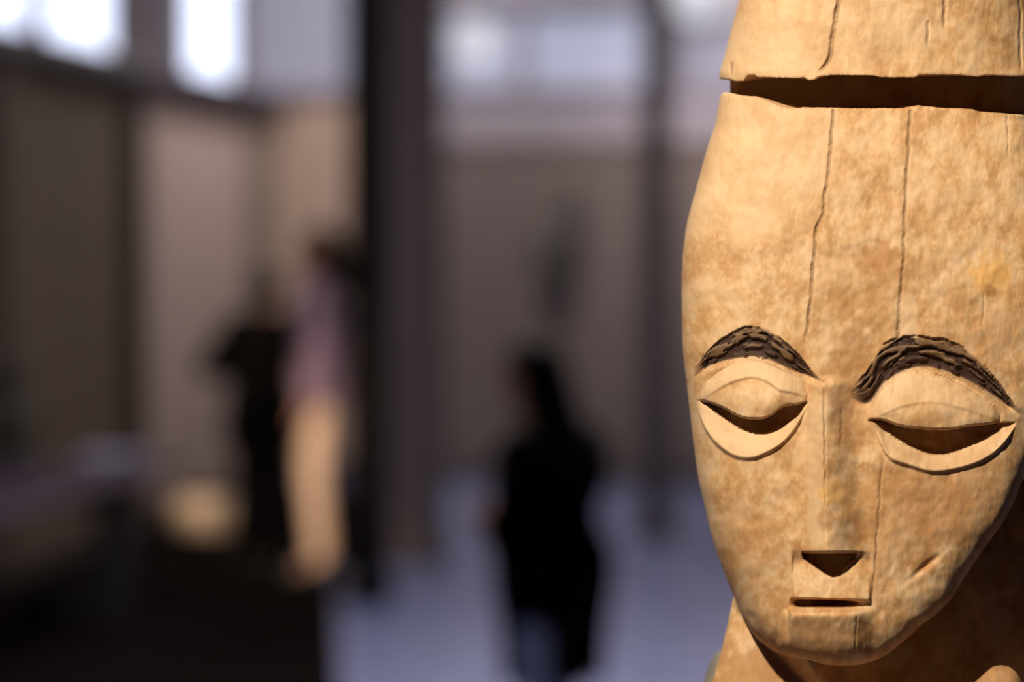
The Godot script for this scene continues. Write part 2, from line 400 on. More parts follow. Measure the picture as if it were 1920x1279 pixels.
# ------------------------------------------------------------------ the stall on the left and what stands by it
const SIDE := -5.0
func stall():
	var t := thing("wooden_stall", "long dark wooden stall with a heavy cornice and taupe back panel", "stall", Vector3(SIDE, 0, -14))
	var z := func(px: float): return on_side(px, 400, SIDE).z + 14.0
	var zs := [5.5, z.call(-260), z.call(-20), z.call(243), z.call(470), -6.2 + 0.04]
	for i in 5:
		var a: float = zs[i]; var b: float = zs[i + 1]
		if i < 3:
			var n := int(ceil(absf(b - a) / 0.45))
			for j in n:
				put("board", chamfer_box(Vector3(-0.06, 0, lerpf(a, b, j / float(n)) - 0.004), Vector3(0, 2.9, lerpf(a, b, (j + 1) / float(n)) + 0.004), 0.012), "brown board", t)
		elif i == 3:
			put("panel", chamfer_box(Vector3(-0.06, 0, a), Vector3(0, 2.9, b), 0.01), "taupe board", t)
		else:
			put("end_board", chamfer_box(Vector3(-0.06, 0, a), Vector3(0, 2.9, b), 0.01), "end post", t)
	for i in [0, 1, 2, 3]:
		put("post", chamfer_box(Vector3(-0.02, 0, zs[i] - 0.09), Vector3(0.10, 2.9, zs[i] + 0.09), 0.012), "post wood", t)
	put("post", chamfer_box(Vector3(-0.02, 0, zs[4] - 0.2), Vector3(0.06, 2.9, zs[4] + 0.05), 0.012), "end post", t)
	put("skirting_board", chamfer_box(Vector3(-0.02, 0, 5.5), Vector3(0.098, 0.16, -6.1), 0.01), "post wood", t)
	put("cornice", chamfer_box(Vector3(-0.2, 2.9, 5.5), Vector3(0.14, 3.06, -6.1), 0.03), "dark beam", t)
	put("roof", chamfer_box(Vector3(-4.8, 2.94, 5.5), Vector3(-0.2, 3.0, -6.1), 0.01), "dark beam", t)
	put("return_wall", chamfer_box(Vector3(-4.8, 0, 5.4), Vector3(-0.06, 2.94, 5.5), 0.01), "brown board", t)
	# the long table
	var tb := thing("long_table", "long dark polished table standing in front of the wooden stall", "table", Vector3(-4.3, 0, -10.7))
	put("table_top", chamfer_box(Vector3(-0.58, 0.70, -2.3), Vector3(0.6, 0.75, 2.6), 0.012), "table top", tb)
	for zz in [-1.45, 1.9]:
		for xx in [-0.46, 0.48]:
			put("leg", chamfer_box(Vector3(xx - 0.07, 0.012, zz - 0.07), Vector3(xx + 0.07, 0.70, zz + 0.07), 0.01), "table leg", tb)
		put("apron", chamfer_box(Vector3(-0.39, 0.58, zz - 0.02), Vector3(0.41, 0.70, zz + 0.02), 0.006), "table leg", tb)
	put("stretcher", chamfer_box(Vector3(-0.04, 0.03, -1.42), Vector3(0.05, 0.13, 1.87), 0.01), "oak rail", tb)
	for zz in [-1.45, 1.9]:
		put("foot_rail", chamfer_box(Vector3(-0.39, 0.03, zz - 0.03), Vector3(0.41, 0.13, zz + 0.03), 0.01), "table leg", tb)
	# on the table: a dark carved bust and leaflets
	var bp := on_side(64, 830, -4.6)
	var bust := thing("carved_bust", "dark rounded carved bust standing on the long table", "sculpture", Vector3(-4.6, 0.752, clampf(bp.z, -12.9, -8.2)))
	put("figure", blob([[Vector3(0, 0.14, 0), Vector3(0, 0.22, 0), 0.11, 0.10], [Vector3(-0.08, 0.22, 0), Vector3(0.08, 0.22, 0), 0.07, 0.07], [Vector3(0, 0.26, 0), Vector3(0, 0.36, 0.01), 0.05, 0.05], [Vector3(0, 0.42, 0.015), Vector3(0, 0.47, 0.0), 0.075, 0.08], [Vector3(0.06, 0.42, 0), Vector3(0.08, 0.40, 0), 0.015, 0.01]], 0.012, 0.03), "dark carving", bust)
	put("base", lathe([Vector2(0.001, 0.0), Vector2(0.13, 0.0), Vector2(0.135, 0.02), Vector2(0.12, 0.04), Vector2(0.001, 0.042)], 28), "dark carving", bust)
	var lp := on_side(268, 835, -4.05)
	var pile := thing("leaflet_stack", "stack of pale lilac leaflets near the end of the dark table", "leaflets", Vector3(-4.05, 0.75, clampf(lp.z, -12.85, -10)))
	for i in 6:
		var sh := put("leaflet", chamfer_box(Vector3(-0.15, i * 0.006, -0.11), Vector3(0.15, i * 0.006 + 0.005, 0.11), 0.001), "paper", pile)
		sh.rotation.y = sin(i * 2.3) * 0.12
	# low stool
	var sp := floor_at(392, 1046)
	var stl := thing("low_stool", "low round tan leather stool on the carpet beside the dark standing visitor", "stool", Vector3(sp.x, 0.012, sp.z))
	put("cushion", lathe([Vector2(0.001, 0.14), Vector2(0.2, 0.14), Vector2(0.235, 0.17), Vector2(0.24, 0.25), Vector2(0.225, 0.32), Vector2(0.17, 0.35), Vector2(0.001, 0.36)], 32), "leather", stl)
	for i in 4:
		var a := TAU * (i + 0.5) / 4
		var lg := put("leg", lathe([Vector2(0.001, 0.0), Vector2(0.018, 0.0), Vector2(0.026, 0.145), Vector2(0.001, 0.145)], 14), "table leg", stl)
		lg.position = Vector3(cos(a) * 0.16, 0, sin(a) * 0.16)

func far_things():
	post("steel_post", 657, 722, 1130, "dark steel", "black square post, the darkest and nearest of the hall's posts")
	post("wide_pier", 726, 828, 1050, "dark pier", "wide dark grey pier just behind the black post")
	post("slim_post", 1203, 1256, 1010, "slim post paint", "slim dark post between the black coated visitor and the carved head")
	globe_lamp(at(890, 78, 17.0), 0.15, "white globe pendant lit in front of the pale high window")
	globe_lamp(at(1312, -12, 15.0), 0.17, "white globe pendant partly above the frame beside the carved cap")
	# tall narrow carving hung on the far wall
	var p := on_wall(1048, 560, FAR)
	var c := thing("wall_carving", "tall grey green carving hung on the far wall above the black coated visitor", "carving", Vector3(p.x, p.y, FAR + 0.06))
	put("figure", blob([[Vector3(-0.05, 0.08, 0), Vector3(-0.04, 0.4, 0), 0.13, 0.17], [Vector3(0.02, 0.45, 0.02), Vector3(0.07, 0.72, 0.02), 0.13, 0.09], [Vector3(0.07, 0.75, 0.02), Vector3(0.11, 0.84, 0.03), 0.07, 0.05]], 0.02, 0.05), "grey carving", c)
	put("hook", chamfer_box(Vector3(-0.02, 0.5, -0.06), Vector3(0.02, 0.56, 0.0), 0.004), "fitting", c)

# ------------------------------------------------------------------ people
# joints of a standing figure 1.75 m tall that faces +z; o.l / o.r arms as [elbow, wrist]
func person(label: String, where: Vector3, turn: float, h: float, o: Dictionary):
	var t := thing("person", label, "person", where, turn)
	var s := h / 1.75
	var lean: float = o.get("lean", 0.0); var bow: float = o.get("bow", 0.0)
	var sp: float = o.get("spread", 0.1); var thin: float = o.get("thin", 0.0)
	var hip := [Vector3(-0.09, 0.92, 0), Vector3(0.09, 0.92, 0)]
	var foot := [Vector3(-sp, 0.07, o.get("step", 0.0)), Vector3(sp, 0.07, -o.get("step", 0.0))]
	var fwd := func(y: float) -> Vector3: return Vector3(0, y, maxf(0.0, y - 0.95) * lean)
	var neck: Vector3 = fwd.call(1.46); var head: Vector3 = fwd.call(1.60) + Vector3(0, -0.05 * bow, 0.10 * bow)
	var stoop: float = o.get("stoop", 0.0)
	var sh := [fwd.call(1.41 - stoop) + Vector3(-0.18, 0, 0), fwd.call(1.41 - stoop) + Vector3(0.18, 0, 0)]
	var arms := [o.l, o.r]
	var skin := []; var top := []; var legs := []
	for i in 2:
		var kn: Vector3 = (hip[i] + foot[i]) / 2 + Vector3(0, 0.0, 0.03)
		skin += [[hip[i], kn, 0.085 - thin, 0.058 - thin * 0.8], [kn, foot[i] + Vector3(0, 0.02, 0), 0.055 - thin * 0.6, 0.037], [foot[i], foot[i] + Vector3(0, -0.03, 0.13), 0.038, 0.032]]
		legs += [[hip[i] + Vector3(0, 0.06, 0), kn, 0.115 - thin * 0.8, 0.092 - thin], [kn, foot[i] + Vector3(0, 0.03, 0), 0.090 - thin, 0.082 - thin]]
		skin += [[sh[i], arms[i][0], 0.052, 0.042], [arms[i][0], arms[i][1], 0.040, 0.027]]
		top += [[sh[i], arms[i][0], 0.078, 0.066], [arms[i][0], arms[i][0].lerp(arms[i][1], 0.94), 0.064, 0.050]]
	var torso := [[fwd.call(0.96) + Vector3(-0.07, 0, 0), fwd.call(0.96) + Vector3(0.07, 0, 0), 0.10, 0.10], [fwd.call(1.08) + Vector3(-0.05, 0, 0), fwd.call(1.08) + Vector3(0.05, 0, 0), 0.095, 0.095],
		[fwd.call(1.26) + Vector3(-0.08, 0, 0), fwd.call(1.26) + Vector3(0.08, 0, 0), 0.105, 0.105], [fwd.call(1.38 - stoop) + Vector3(-0.13, 0, 0), fwd.call(1.38 - stoop) + Vector3(0.13, 0, 0), 0.07, 0.07]]
	skin += torso
	skin.append([neck + Vector3(0, -0.05, 0), head + Vector3(0, -0.06, -0.01), 0.055, 0.055])
	var sc := func(list: Array, grow := 0.0) -> Array:
		var r := []
		for b in list: r.append([b[0] * s, b[1] * s, (b[2] + grow) * s, (b[3] + grow) * s])
		return r
	var st := SurfaceTool.new(); st.begin(Mesh.PRIMITIVE_TRIANGLES); st.set_smooth_group(0)
	nets(st, sc.call(skin), 0.016, 0.03)
	# head with brow, nose, lips, chin and ears, turned about the neck
	var look := Basis(Vector3.UP, o.get("look", 0.0)) * Basis(Vector3.RIGHT, 0.35 * bow)
	var hb := []
	for b in [[Vector3(0, 0.03, -0.02), Vector3(0, 0.02, 0.01), 0.088, 0.085], [Vector3(0, -0.04, 0.02), Vector3(0, -0.07, 0.04), 0.062, 0.04], [Vector3(0, -0.10, 0.065), Vector3(0, -0.10, 0.06), 0.026, 0.026],
			[Vector3(0, 0.02, 0.088), Vector3(0, -0.022, 0.106), 0.010, 0.014], [Vector3(-0.035, 0.03, 0.078), Vector3(0.035, 0.03, 0.078), 0.014, 0.014], [Vector3(-0.02, -0.058, 0.082), Vector3(0.02, -0.058, 0.082), 0.010, 0.010],
			[Vector3(-0.086, 0.015, -0.005), Vector3(-0.084, -0.03, 0.0), 0.014, 0.010], [Vector3(0.086, 0.015, -0.005), Vector3(0.084, -0.03, 0.0), 0.014, 0.010]]:
		hb.append([(head + look * b[0]) * s, (head + look * b[1]) * s, b[2] * s, b[3] * s])
	nets(st, hb, 0.007, 0.014)
	# hands: a palm, four unequal bent fingers and a thumb
	for i in 2:
		var w: Vector3 = arms[i][1]; var dir: Vector3 = (w - arms[i][0]).normalized()
		var side: Vector3 = dir.cross(Vector3(0, 0, 1) if absf(dir.z) < 0.8 else Vector3(0, 1, 0)).normalized()
		var nrm := side.cross(dir).normalized()
		var fb := [[w, w + dir * 0.05, 0.026, 0.024]]
		for k in 4:
			var off: float = (k - 1.5) * 0.020
			var a: Vector3 = w + dir * 0.075 + side * off
			var ln: float = [0.060, 0.072, 0.068, 0.052][k]
			var b2 := a + dir * ln * 0.5 + nrm * 0.008
			var c := b2 + dir * ln * 0.42 + nrm * 0.022
			fb += [[w + dir * 0.02 + side * off * 0.6, a, 0.016, 0.012], [a, b2, 0.0095, 0.009], [b2, c, 0.0088, 0.0075]]
		var th: Vector3 = w + dir * 0.025 - side * 0.026
		fb += [[th, th + dir * 0.03 - side * 0.022 + nrm * 0.012, 0.013, 0.011], [th + dir * 0.03 - side * 0.022 + nrm * 0.012, th + dir * 0.058 - side * 0.026 + nrm * 0.026, 0.0105, 0.009]]
		nets(st, sc.call(fb), 0.005, 0.006)
	st.index(); st.generate_normals()
	put("body", st.commit(), "skin", t)
	# clothes and hair
	var coat: float = o.get("coat", 0.0)
	var up: Array = sc.call(torso, 0.03) + sc.call(top)
	up.append([(fwd.call(1.42 - stoop) + Vector3(-0.05, 0, 0)) * s, (fwd.call(1.42 - stoop) + Vector3(0.05, 0, 0)) * s, 0.075 * s, 0.075 * s])
	if coat > 0.0:
		for q in [-1.0, 1.0]:
			up.append([Vector3(q * 0.07, 1.0, 0) * s, Vector3(q * 0.12, coat, 0) * s, 0.13 * s, 0.12 * s])
		up.append([Vector3(0, 1.0, 0) * s, Vector3(0, coat, 0) * s, 0.14 * s, 0.14 * s])
	if o.has("tails"):
		for q in [-1.0, 1.0]:
			for w in [-0.08, 0.0, 0.08]:
				up.append([Vector3(w, 1.0, q * 0.09) * s, Vector3(w * 1.3, o.tails, q * 0.095) * s, 0.07 * s, 0.03 * s])
	put("coat" if coat > 0.0 else "jumper", blob(up, 0.016, 0.05), o.top, t)
	put("trousers", blob(sc.call(legs), 0.016, 0.025), o.legs, t)
	for i in 2:
		put("shoe", blob(sc.call([[foot[i] + Vector3(0, -0.025, -0.04), foot[i] + Vector3(0, -0.032, 0.15), 0.045, 0.036], [foot[i] + Vector3(0, 0.02, -0.01), foot[i] + Vector3(0, -0.02, 0.03), 0.046, 0.042]]), 0.01, 0.02), "shoe", t)
	var hr := []
	var long: float = o.get("hair", 0.0)
	for b in [[Vector3(0, 0.05, -0.03), Vector3(0, 0.065, 0.0), 0.088, 0.078], [Vector3(0, 0.0, -0.05), Vector3(0, -0.03 - long, -0.06), 0.078, 0.06 + long * 0.1], [Vector3(-0.06, 0.02, -0.02), Vector3(-0.07, -0.02 - long, -0.03), 0.04, 0.03], [Vector3(0.06, 0.02, -0.02), Vector3(0.07, -0.02 - long, -0.03), 0.04, 0.03]]:
		hr.append([(head + look * b[0]) * s, (head + look * b[1]) * s, b[2] * s, b[3] * s])
	if o.has("bun"): hr.append([(head + look * Vector3(0, 0.07, -0.10)) * s, (head + look * Vector3(0, 0.06, -0.13)) * s, 0.05 * s, 0.05 * s])
	put("hair", blob(hr, 0.009, 0.02), "dark hair", t)

func visitors():
	var p := floor_at(492, 1072)
	person("person in black jacket and trousers seen from behind beside the dark table", Vector3(p.x, 0.02, p.z), deg_to_rad(172), 1.72,
		{"l": [Vector3(-0.32, 1.17, 0.02), Vector3(-0.08, 1.08, 0.19)], "r": [Vector3(0.34, 1.17, 0.02), Vector3(0.08, 1.07, 0.19)], "top": "black cloth", "legs": "black cloth", "lean": 0.12, "spread": 0.09, "coat": 0.78})
	p = floor_at(601, 1096)
	person("tall person in mauve jumper and pale tan trousers standing against the black post", Vector3(p.x, 0.02, p.z), deg_to_rad(-82), 1.96,
		{"l": [Vector3(-0.24, 1.15, -0.02), Vector3(-0.23, 0.91, 0.04)], "r": [Vector3(0.24, 1.15, -0.02), Vector3(0.23, 0.91, 0.04)], "top": "mauve cloth", "legs": "tan cloth", "spread": 0.06, "thin": 0.034, "hair": 0.13})
	p = at(1038, 900, 7.6)
	person("person in long open black coat over pale blue trousers, nearest of the three visitors", Vector3(p.x, 0.004, p.z), deg_to_rad(-116), 1.61,
		{"l": [Vector3(-0.22, 1.12, 0.06), Vector3(-0.05, 1.12, 0.19)], "r": [Vector3(0.23, 1.11, 0.02), Vector3(0.05, 1.08, 0.19)], "top": "black coat", "legs": "blue cloth", "bow": 0.75, "coat": 0.92, "hair": 0.15, "spread": 0.07, "step": 0.06, "thin": 0.03, "tails": 0.62, "stoop": 0.06})

# ------------------------------------------------------------------ the carved head
# The carving is laid out in units of a quarter millimetre: x to the right, y down, z towards the viewer.
var carve_root: Node3D
var to_root: Transform3D
var upright := false

func carve(x: float, y: float, z: float) -> Vector3:
	var depth := HEAD_AT - z * HEAD_AT / FOCAL
	return to_root * Vector3((x - 960.0) / FOCAL * depth, -(y - 639.5) / FOCAL * (HEAD_AT if upright else depth), -depth)

func smooth_curve(pts: Array, x: float) -> float:
	var n := pts.size()
	if x <= pts[0][0]: return pts[0][1]
	if x >= pts[n - 1][0]: return pts[n - 1][1]
	for i in n - 1:
		if x <= pts[i + 1][0]:
			var h: float = pts[i + 1][0] - pts[i][0]
			var d: float = (pts[i + 1][1] - pts[i][1]) / h
			var m0: float = d if i == 0 else (pts[i + 1][1] - pts[i - 1][1]) / float(pts[i + 1][0] - pts[i - 1][0])
			var m1: float = d if i == n - 2 else (pts[i + 2][1] - pts[i][1]) / float(pts[i + 2][0] - pts[i][0])
			var t: float = (x - pts[i][0]) / h
			var t2 := t * t; var t3 := t2 * t
			return (2 * t3 - 3 * t2 + 1) * pts[i][1] + (t3 - 2 * t2 + t) * h * m0 + (3 * t2 - 2 * t3) * pts[i + 1][1] + (t3 - t2) * h * m1
	return pts[n - 1][1]

func table_of(pts: Array, x0: int, x1: int) -> PackedFloat32Array:
	var r := PackedFloat32Array(); r.resize(x1 - x0 + 1)
	var raw := PackedFloat32Array(); raw.resize(r.size())
	for i in r.size(): raw[i] = smooth_curve(pts, x0 + i)
	for i in r.size():
		var sum := 0.0
		for k in range(-8, 9): sum += raw[clampi(i + k, 0, r.size() - 1)]
		r[i] = sum / 17.0
	return r

# a closed loft: rows of [y, left, right, front, back, apex x, scale]; shape(x, y, z, facing) bends the front and paint(x, y) colours it
func loft(rows: Array, nf: int, nb: int, power: float, shape: Callable, paint: Callable, part: Callable, power_right := 0.0) -> Dictionary:
	var nc := nf + nb; var nr := rows.size()
	var pos := PackedVector3Array(); var col := PackedColorArray(); var nrm := PackedVector3Array()
	pos.resize(nr * nc); col.resize(nr * nc); nrm.resize(nr * nc)
	var who := PackedInt32Array(); who.resize(nr * nc)
	var sn := PackedFloat32Array(); var cs := PackedFloat32Array()
	for j in nc:
		var a := -PI / 2 + PI * j / nf if j < nf else PI / 2 + PI * (j - nf) / nb
		sn.append(sin(a)); cs.append(cos(a))
	for i in nr:
		var r: Array = rows[i]
		var k: float = r[6]
		for j in nc:
			var s := sn[j]; var c := cs[j]
			var x: float = r[5] + s * k * (r[5] - r[1] if s < 0 else r[2] - r[5])
			var z: float = (r[3] * pow(c, power if s < 0 or power_right == 0.0 else power_right) if c > 0 else -r[4] * pow(-c, power)) * k
			var q := Vector3(x, r[0], z)
			if c > 0:
				q = shape.call(q, c * k)
			var n := i * nc + j
			pos[n] = carve(q.x, q.y, q.z)
			col[n] = paint.call(q.x, q.y, q.z)
			who[n] = part.call(q.x, q.y) if c > 0.02 else 0
	for i in nr:
		var i0 := maxi(i - 1, 0) * nc; var i1 := mini(i + 1, nr - 1) * nc
		for j in nc:
			var d := (pos[i1 + j] - pos[i0 + j]).cross(pos[i * nc + (j + 1) % nc] - pos[i * nc + (j + nc - 1) % nc])
			nrm[i * nc + j] = d.normalized() if d.length_squared() > 1e-16 else Vector3.UP
	var lists := {}
	for i in nr - 1:
		for j in nc:
			var j2 := (j + 1) % nc
			var p := i * nc + j; var q := i * nc + j2; var r := p + nc; var s := q + nc
			var w := who[p]
			if not lists.has(w): lists[w] = PackedInt32Array()
			lists[w].append_array(PackedInt32Array([p, q, r, q, s, r]))
	# outward normals
	var mid := Vector3.ZERO
	for p in pos: mid += p
	mid /= pos.size()
	var vote := 0.0
	for n in range(0, pos.size(), 97): vote += signf((pos[n] - mid).dot(nrm[n]))
	if vote < 0:
		for n in nrm.size(): nrm[n] = -nrm[n]
	var out := {}
	for w in lists:
		var idx: PackedInt32Array = lists[w]
		var map := {}; var p2 := PackedVector3Array(); var n2 := PackedVector3Array(); var c2 := PackedColorArray(); var i2 := PackedInt32Array()
		if lists.size() == 1:
			p2 = pos; n2 = nrm; c2 = col; i2 = idx
		else:
			for v in idx:
				if not map.has(v):
					map[v] = p2.size(); p2.append(pos[v]); n2.append(nrm[v]); c2.append(col[v])
				i2.append(map[v])
		# wind clockwise seen from outside
		var a := (p2[i2[1]] - p2[i2[0]]).cross(p2[i2[2]] - p2[i2[0]])
		var flips := 0.0
		for t in range(0, i2.size() - 2, 3 * 37):
			a = (p2[i2[t + 1]] - p2[i2[t]]).cross(p2[i2[t + 2]] - p2[i2[t]])
			flips += signf(a.dot(n2[i2[t]]))
		if flips > 0:
			for t in range(0, i2.size(), 3):
				var tmp := i2[t + 1]; i2[t + 1] = i2[t + 2]; i2[t + 2] = tmp
		var arr := []; arr.resize(Mesh.ARRAY_MAX)
		arr[Mesh.ARRAY_VERTEX] = p2; arr[Mesh.ARRAY_NORMAL] = n2; arr[Mesh.ARRAY_COLOR] = c2; arr[Mesh.ARRAY_INDEX] = i2
		var am := ArrayMesh.new(); am.add_surface_from_arrays(Mesh.PRIMITIVE_TRIANGLES, arr)
		out[w] = am
	return out

const WOOD := Vector3(0.61, 0.37, 0.16)       # linear
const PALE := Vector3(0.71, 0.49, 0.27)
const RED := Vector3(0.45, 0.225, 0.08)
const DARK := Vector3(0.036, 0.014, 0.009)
var spots := [[1390, 250, 170, 210, PALE, 0.5], [1480, 60, 190, 110, PALE, 0.4], [1528, 880, 16, 170, PALE, 0.5], [1650, 485, 46, 32, RED, 0.8], [1705, 610, 16, 60, PALE, 0.9], [1735, 500, 50, 22, RED, 0.5], [1860, 515, 42, 40, Vector3(0.74, 0.42, 0.12), 0.7], [1875, 620, 26, 60, PALE, 0.5],  # stains, plus painted light on forehead, nose and rim, shade on right cheek
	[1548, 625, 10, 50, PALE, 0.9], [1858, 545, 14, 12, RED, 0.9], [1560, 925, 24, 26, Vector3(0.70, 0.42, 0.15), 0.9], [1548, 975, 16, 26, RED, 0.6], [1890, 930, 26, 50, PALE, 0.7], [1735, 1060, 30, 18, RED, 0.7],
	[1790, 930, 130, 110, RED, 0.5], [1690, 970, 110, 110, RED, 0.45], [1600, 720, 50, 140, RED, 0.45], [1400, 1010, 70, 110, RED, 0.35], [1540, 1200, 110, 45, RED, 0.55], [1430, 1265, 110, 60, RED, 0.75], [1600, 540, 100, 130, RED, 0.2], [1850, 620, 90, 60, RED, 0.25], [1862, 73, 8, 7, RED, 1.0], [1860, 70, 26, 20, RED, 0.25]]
var cracks := [  # lines of [y, x], half width, how dark
	[[[205, 1564], [260, 1558], [330, 1551], [400, 1543], [430, 1530], [480, 1526], [560, 1521], [600, 1516], [650, 1509]], 2.2, 0.75],
	[[[205, 1706], [300, 1702], [400, 1697], [480, 1694], [560, 1688], [620, 1684], [660, 1683]], 2.2, 0.7],
	[[[690, 1676], [760, 1672]], 1.6, 0.35], [[[860, 1655], [960, 1648], [1050, 1642], [1120, 1636]], 1.8, 0.45],
	[[[205, 1888], [300, 1890]], 1.6, 0.35], [[[540, 1845], [620, 1842]], 1.6, 0.35], [[[725, 1545], [900, 1546], [960, 1546]], 2.0, 0.45],
	[[[1150, 1607], [1236, 1603]], 1.6, 0.3], [[[760, 1578], [850, 1576]], 2.2, 0.4]]
var cap_cracks := [[[[-150, 1590], [0, 1573], [60, 1563], [110, 1556], [130, 1543], [146, 1532]], 3.0, 0.7], [[[-150, 1776], [0, 1771], [60, 1769]], 2.2, 0.6], [[[40, 1740], [95, 1739]], 1.6, 0.4], [[[-20, 1912], [140, 1914]], 2.0, 0.4], [[[118, 1371], [150, 1370]], 2.2, 0.6]]

func crack_depth(list: Array, x: float, y: float) -> float:
	var d := 0.0
	for c in list:
		var pts: Array = c[0]
		if y < pts[0][0] or y > pts[-1][0]: continue
		var off := absf(x - curve(pts, y) - 2.6 * n_mid.get_noise_1d(y * 0.8 + pts[0][1]))
		if off < c[1] * 2.0:
			d = maxf(d, c[2] * (1.0 - smoothstep(c[1] * 0.5, c[1] * 2.0, off)) * smoothstep(pts[0][0], pts[0][0] + 14.0, y + (20.0 if pts[0][0] < 210 else 0.0)) * (1.0 - smoothstep(pts[-1][0] - 24.0, pts[-1][0], y)) * (0.95 + 0.45 * n_big.get_noise_1d(y * 4.0 + pts[0][1])))
	return d

func wood_at(x: float, y: float, list: Array) -> Vector3:
	var b := n_big.get_noise_2d(x, y * 0.7); var m := n_mid.get_noise_2d(x, y * 0.75); var f := n_fine.get_noise_2d(x, y * 0.7)
	var c := WOOD.lerp(PALE, clampf(0.3 + b * 1.0 + m * 0.7 + f * 0.35, 0, 1)).lerp(RED, clampf(0.0 - b * 0.9 - m * 0.45 - f * 0.3, 0, 0.75))
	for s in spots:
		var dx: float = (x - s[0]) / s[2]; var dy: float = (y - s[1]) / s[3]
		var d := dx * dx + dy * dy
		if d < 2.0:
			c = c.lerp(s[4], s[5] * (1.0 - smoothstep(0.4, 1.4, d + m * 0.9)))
	var k := crack_depth(list, x, y)
	if k > 0: c = c.lerp(DARK, k * 0.7)
	return c

# eyes: upper outline, slot upper and lower edge, lower lid edge; brows: lower and upper edge
const X0 := 1270
const X1 := 1960
var eye_l := {"x0": 1314, "x1": 1514, "u": [[1314, 744], [1318, 725], [1346, 697], [1387, 677], [1415, 671], [1446, 680], [1480, 697], [1507, 713], [1514, 744]],
	"s": [[1314, 748], [1324, 751], [1356, 763], [1387, 780], [1425, 784], [1446, 777], [1466, 761], [1497, 756], [1514, 750]],
	"t": [[1314, 750], [1324, 758], [1346, 776], [1373, 795], [1397, 808], [1432, 813], [1459, 805], [1480, 790], [1497, 773], [1514, 752]],
	"l": [[1304, 752], [1318, 794], [1342, 828], [1377, 852], [1408, 856], [1432, 848], [1466, 828], [1490, 800], [1514, 756]],
	"b": [[1302, 706], [1330, 684], [1360, 674], [1390, 668], [1415, 666], [1440, 671], [1470, 685], [1500, 697], [1520, 706], [1545, 718]],
	"a": [[1302, 690], [1330, 655], [1350, 640], [1370, 629], [1390, 619], [1410, 615], [1428, 617], [1444, 624], [1460, 635], [1480, 650], [1503, 672], [1520, 695], [1545, 714]], "i": [[1314, 752], [1345, 731], [1375, 716], [1411, 708], [1438, 716], [1460, 732], [1482, 736], [1514, 746]], "deep": 5.0}
var eye_r := {"x0": 1626, "x1": 1874, "u": [[1626, 780], [1630, 762], [1648, 732], [1676, 711], [1717, 697], [1758, 703], [1803, 718], [1844, 746], [1868, 764], [1874, 784]],
	"s": [[1626, 784], [1655, 786], [1686, 797], [1717, 801], [1769, 804], [1817, 797], [1865, 792], [1874, 788]],
	"t": [[1626, 786], [1648, 795], [1672, 815], [1703, 835], [1741, 851], [1769, 853], [1810, 839], [1844, 819], [1867, 801], [1874, 792]],
	"l": [[1640, 800], [1662, 850], [1707, 870], [1748, 881], [1793, 876], [1844, 859], [1879, 832], [1908, 792]],
	"b": [[1596, 745], [1628, 754], [1655, 716], [1700, 690], [1741, 686], [1793, 701], [1844, 728], [1879, 752], [1915, 779]],
	"a": [[1596, 732], [1624, 700], [1652, 655], [1693, 634], [1731, 636], [1776, 642], [1824, 668], [1862, 708], [1915, 772]], "i": [[1626, 788], [1655, 778], [1690, 763], [1745, 755], [1800, 765], [1850, 781], [1874, 790]], "deep": 2.5}

func prepare_eye(e: Dictionary):
	for k in ["u", "s", "t", "l", "b", "a", "i"]: e["t" + k] = table_of(e[k], X0, X1)
	e["lx0"] = e.l[0][0]; e["lx1"] = e.l[-1][0]; e["bx0"] = e.b[0][0]; e["bx1"] = e.b[-1][0]

func eye_relief(e: Dictionary, x: float, y: float) -> float:
	var i := clampi(int(x) - X0, 0, X1 - X0)
	var z := 0.0
	# hollow round the eye under the brow
	var b: float = e.tb[i]; var a: float = e.ta[i]
	if x > e.bx0 and x < e.bx1 and y > a - 6 and y < b + 16:
		var side := smoothstep(e.bx0, e.bx0 + 30.0, x) * (1.0 - smoothstep(e.bx1 - 40.0, e.bx1, x))
		var v := (y - a) / maxf(b - a, 4.0)
		z -= side * 15.0 * smoothstep(0.0, 1.0, v) * (1.0 - smoothstep(b + 2, b + 14, y))
		z -= side * brow_stroke(x, v) * 6.0
	if x > e.x0 and x < e.x1:
		var u: float = e.tu[i]; var s: float = e.ts[i]; var t: float = e.tt[i]
		var xc: float = (e.x0 + e.x1) / 2.0; var half: float = (e.x1 - e.x0) / 2.0
		var q := (x - xc) / half
		var dome := sqrt(maxf(0.0, 1.0 - q * q))
		if y > u and y <= s + 3:
			var v := clampf((y - u) / maxf(s - u, 4.0), 0.0, 1.0)
			z += dome * (30.0 * sin(clampf(v * 0.86 + 0.02, 0, 1) * PI * 0.72) - 6.0 * (1.0 - smoothstep(0.0, 0.08, v)))
			z -= dome * e.deep * smoothstep(e.ti[i] - 3.0, e.ti[i] + 4.0, y)
		z -= dome * 46.0 * smoothstep(s, s + 4, y) * (1.0 - smoothstep(t - 4, t + 2, y))
	if x > e.lx0 and x < e.lx1:
		var t2: float = e.tt[i]; var l: float = e.tl[i]
		if y > t2 and y < l + 10 and l > t2:
			var v := (y - t2) / maxf(l - t2, 4.0)
			var ends := smoothstep(e.lx0, e.lx0 + 20.0, x) * (1.0 - smoothstep(e.lx1 - 20.0, e.lx1, x))
			z += ends * (lerpf(-15.0, 9.0, clampf(v, 0, 1)) - 9.0 * smoothstep(1.0, 1.0 + 10.0 / maxf(l - t2, 4.0), v))
	return z

# cuts of the gouge along the brow
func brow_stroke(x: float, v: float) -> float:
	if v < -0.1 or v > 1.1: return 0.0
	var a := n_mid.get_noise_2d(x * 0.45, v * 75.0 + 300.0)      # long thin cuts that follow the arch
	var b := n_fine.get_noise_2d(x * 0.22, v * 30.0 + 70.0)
	return smoothstep(-0.2, 0.12, a * 0.9 + b * 0.8 + 0.3 * (v - 0.35))

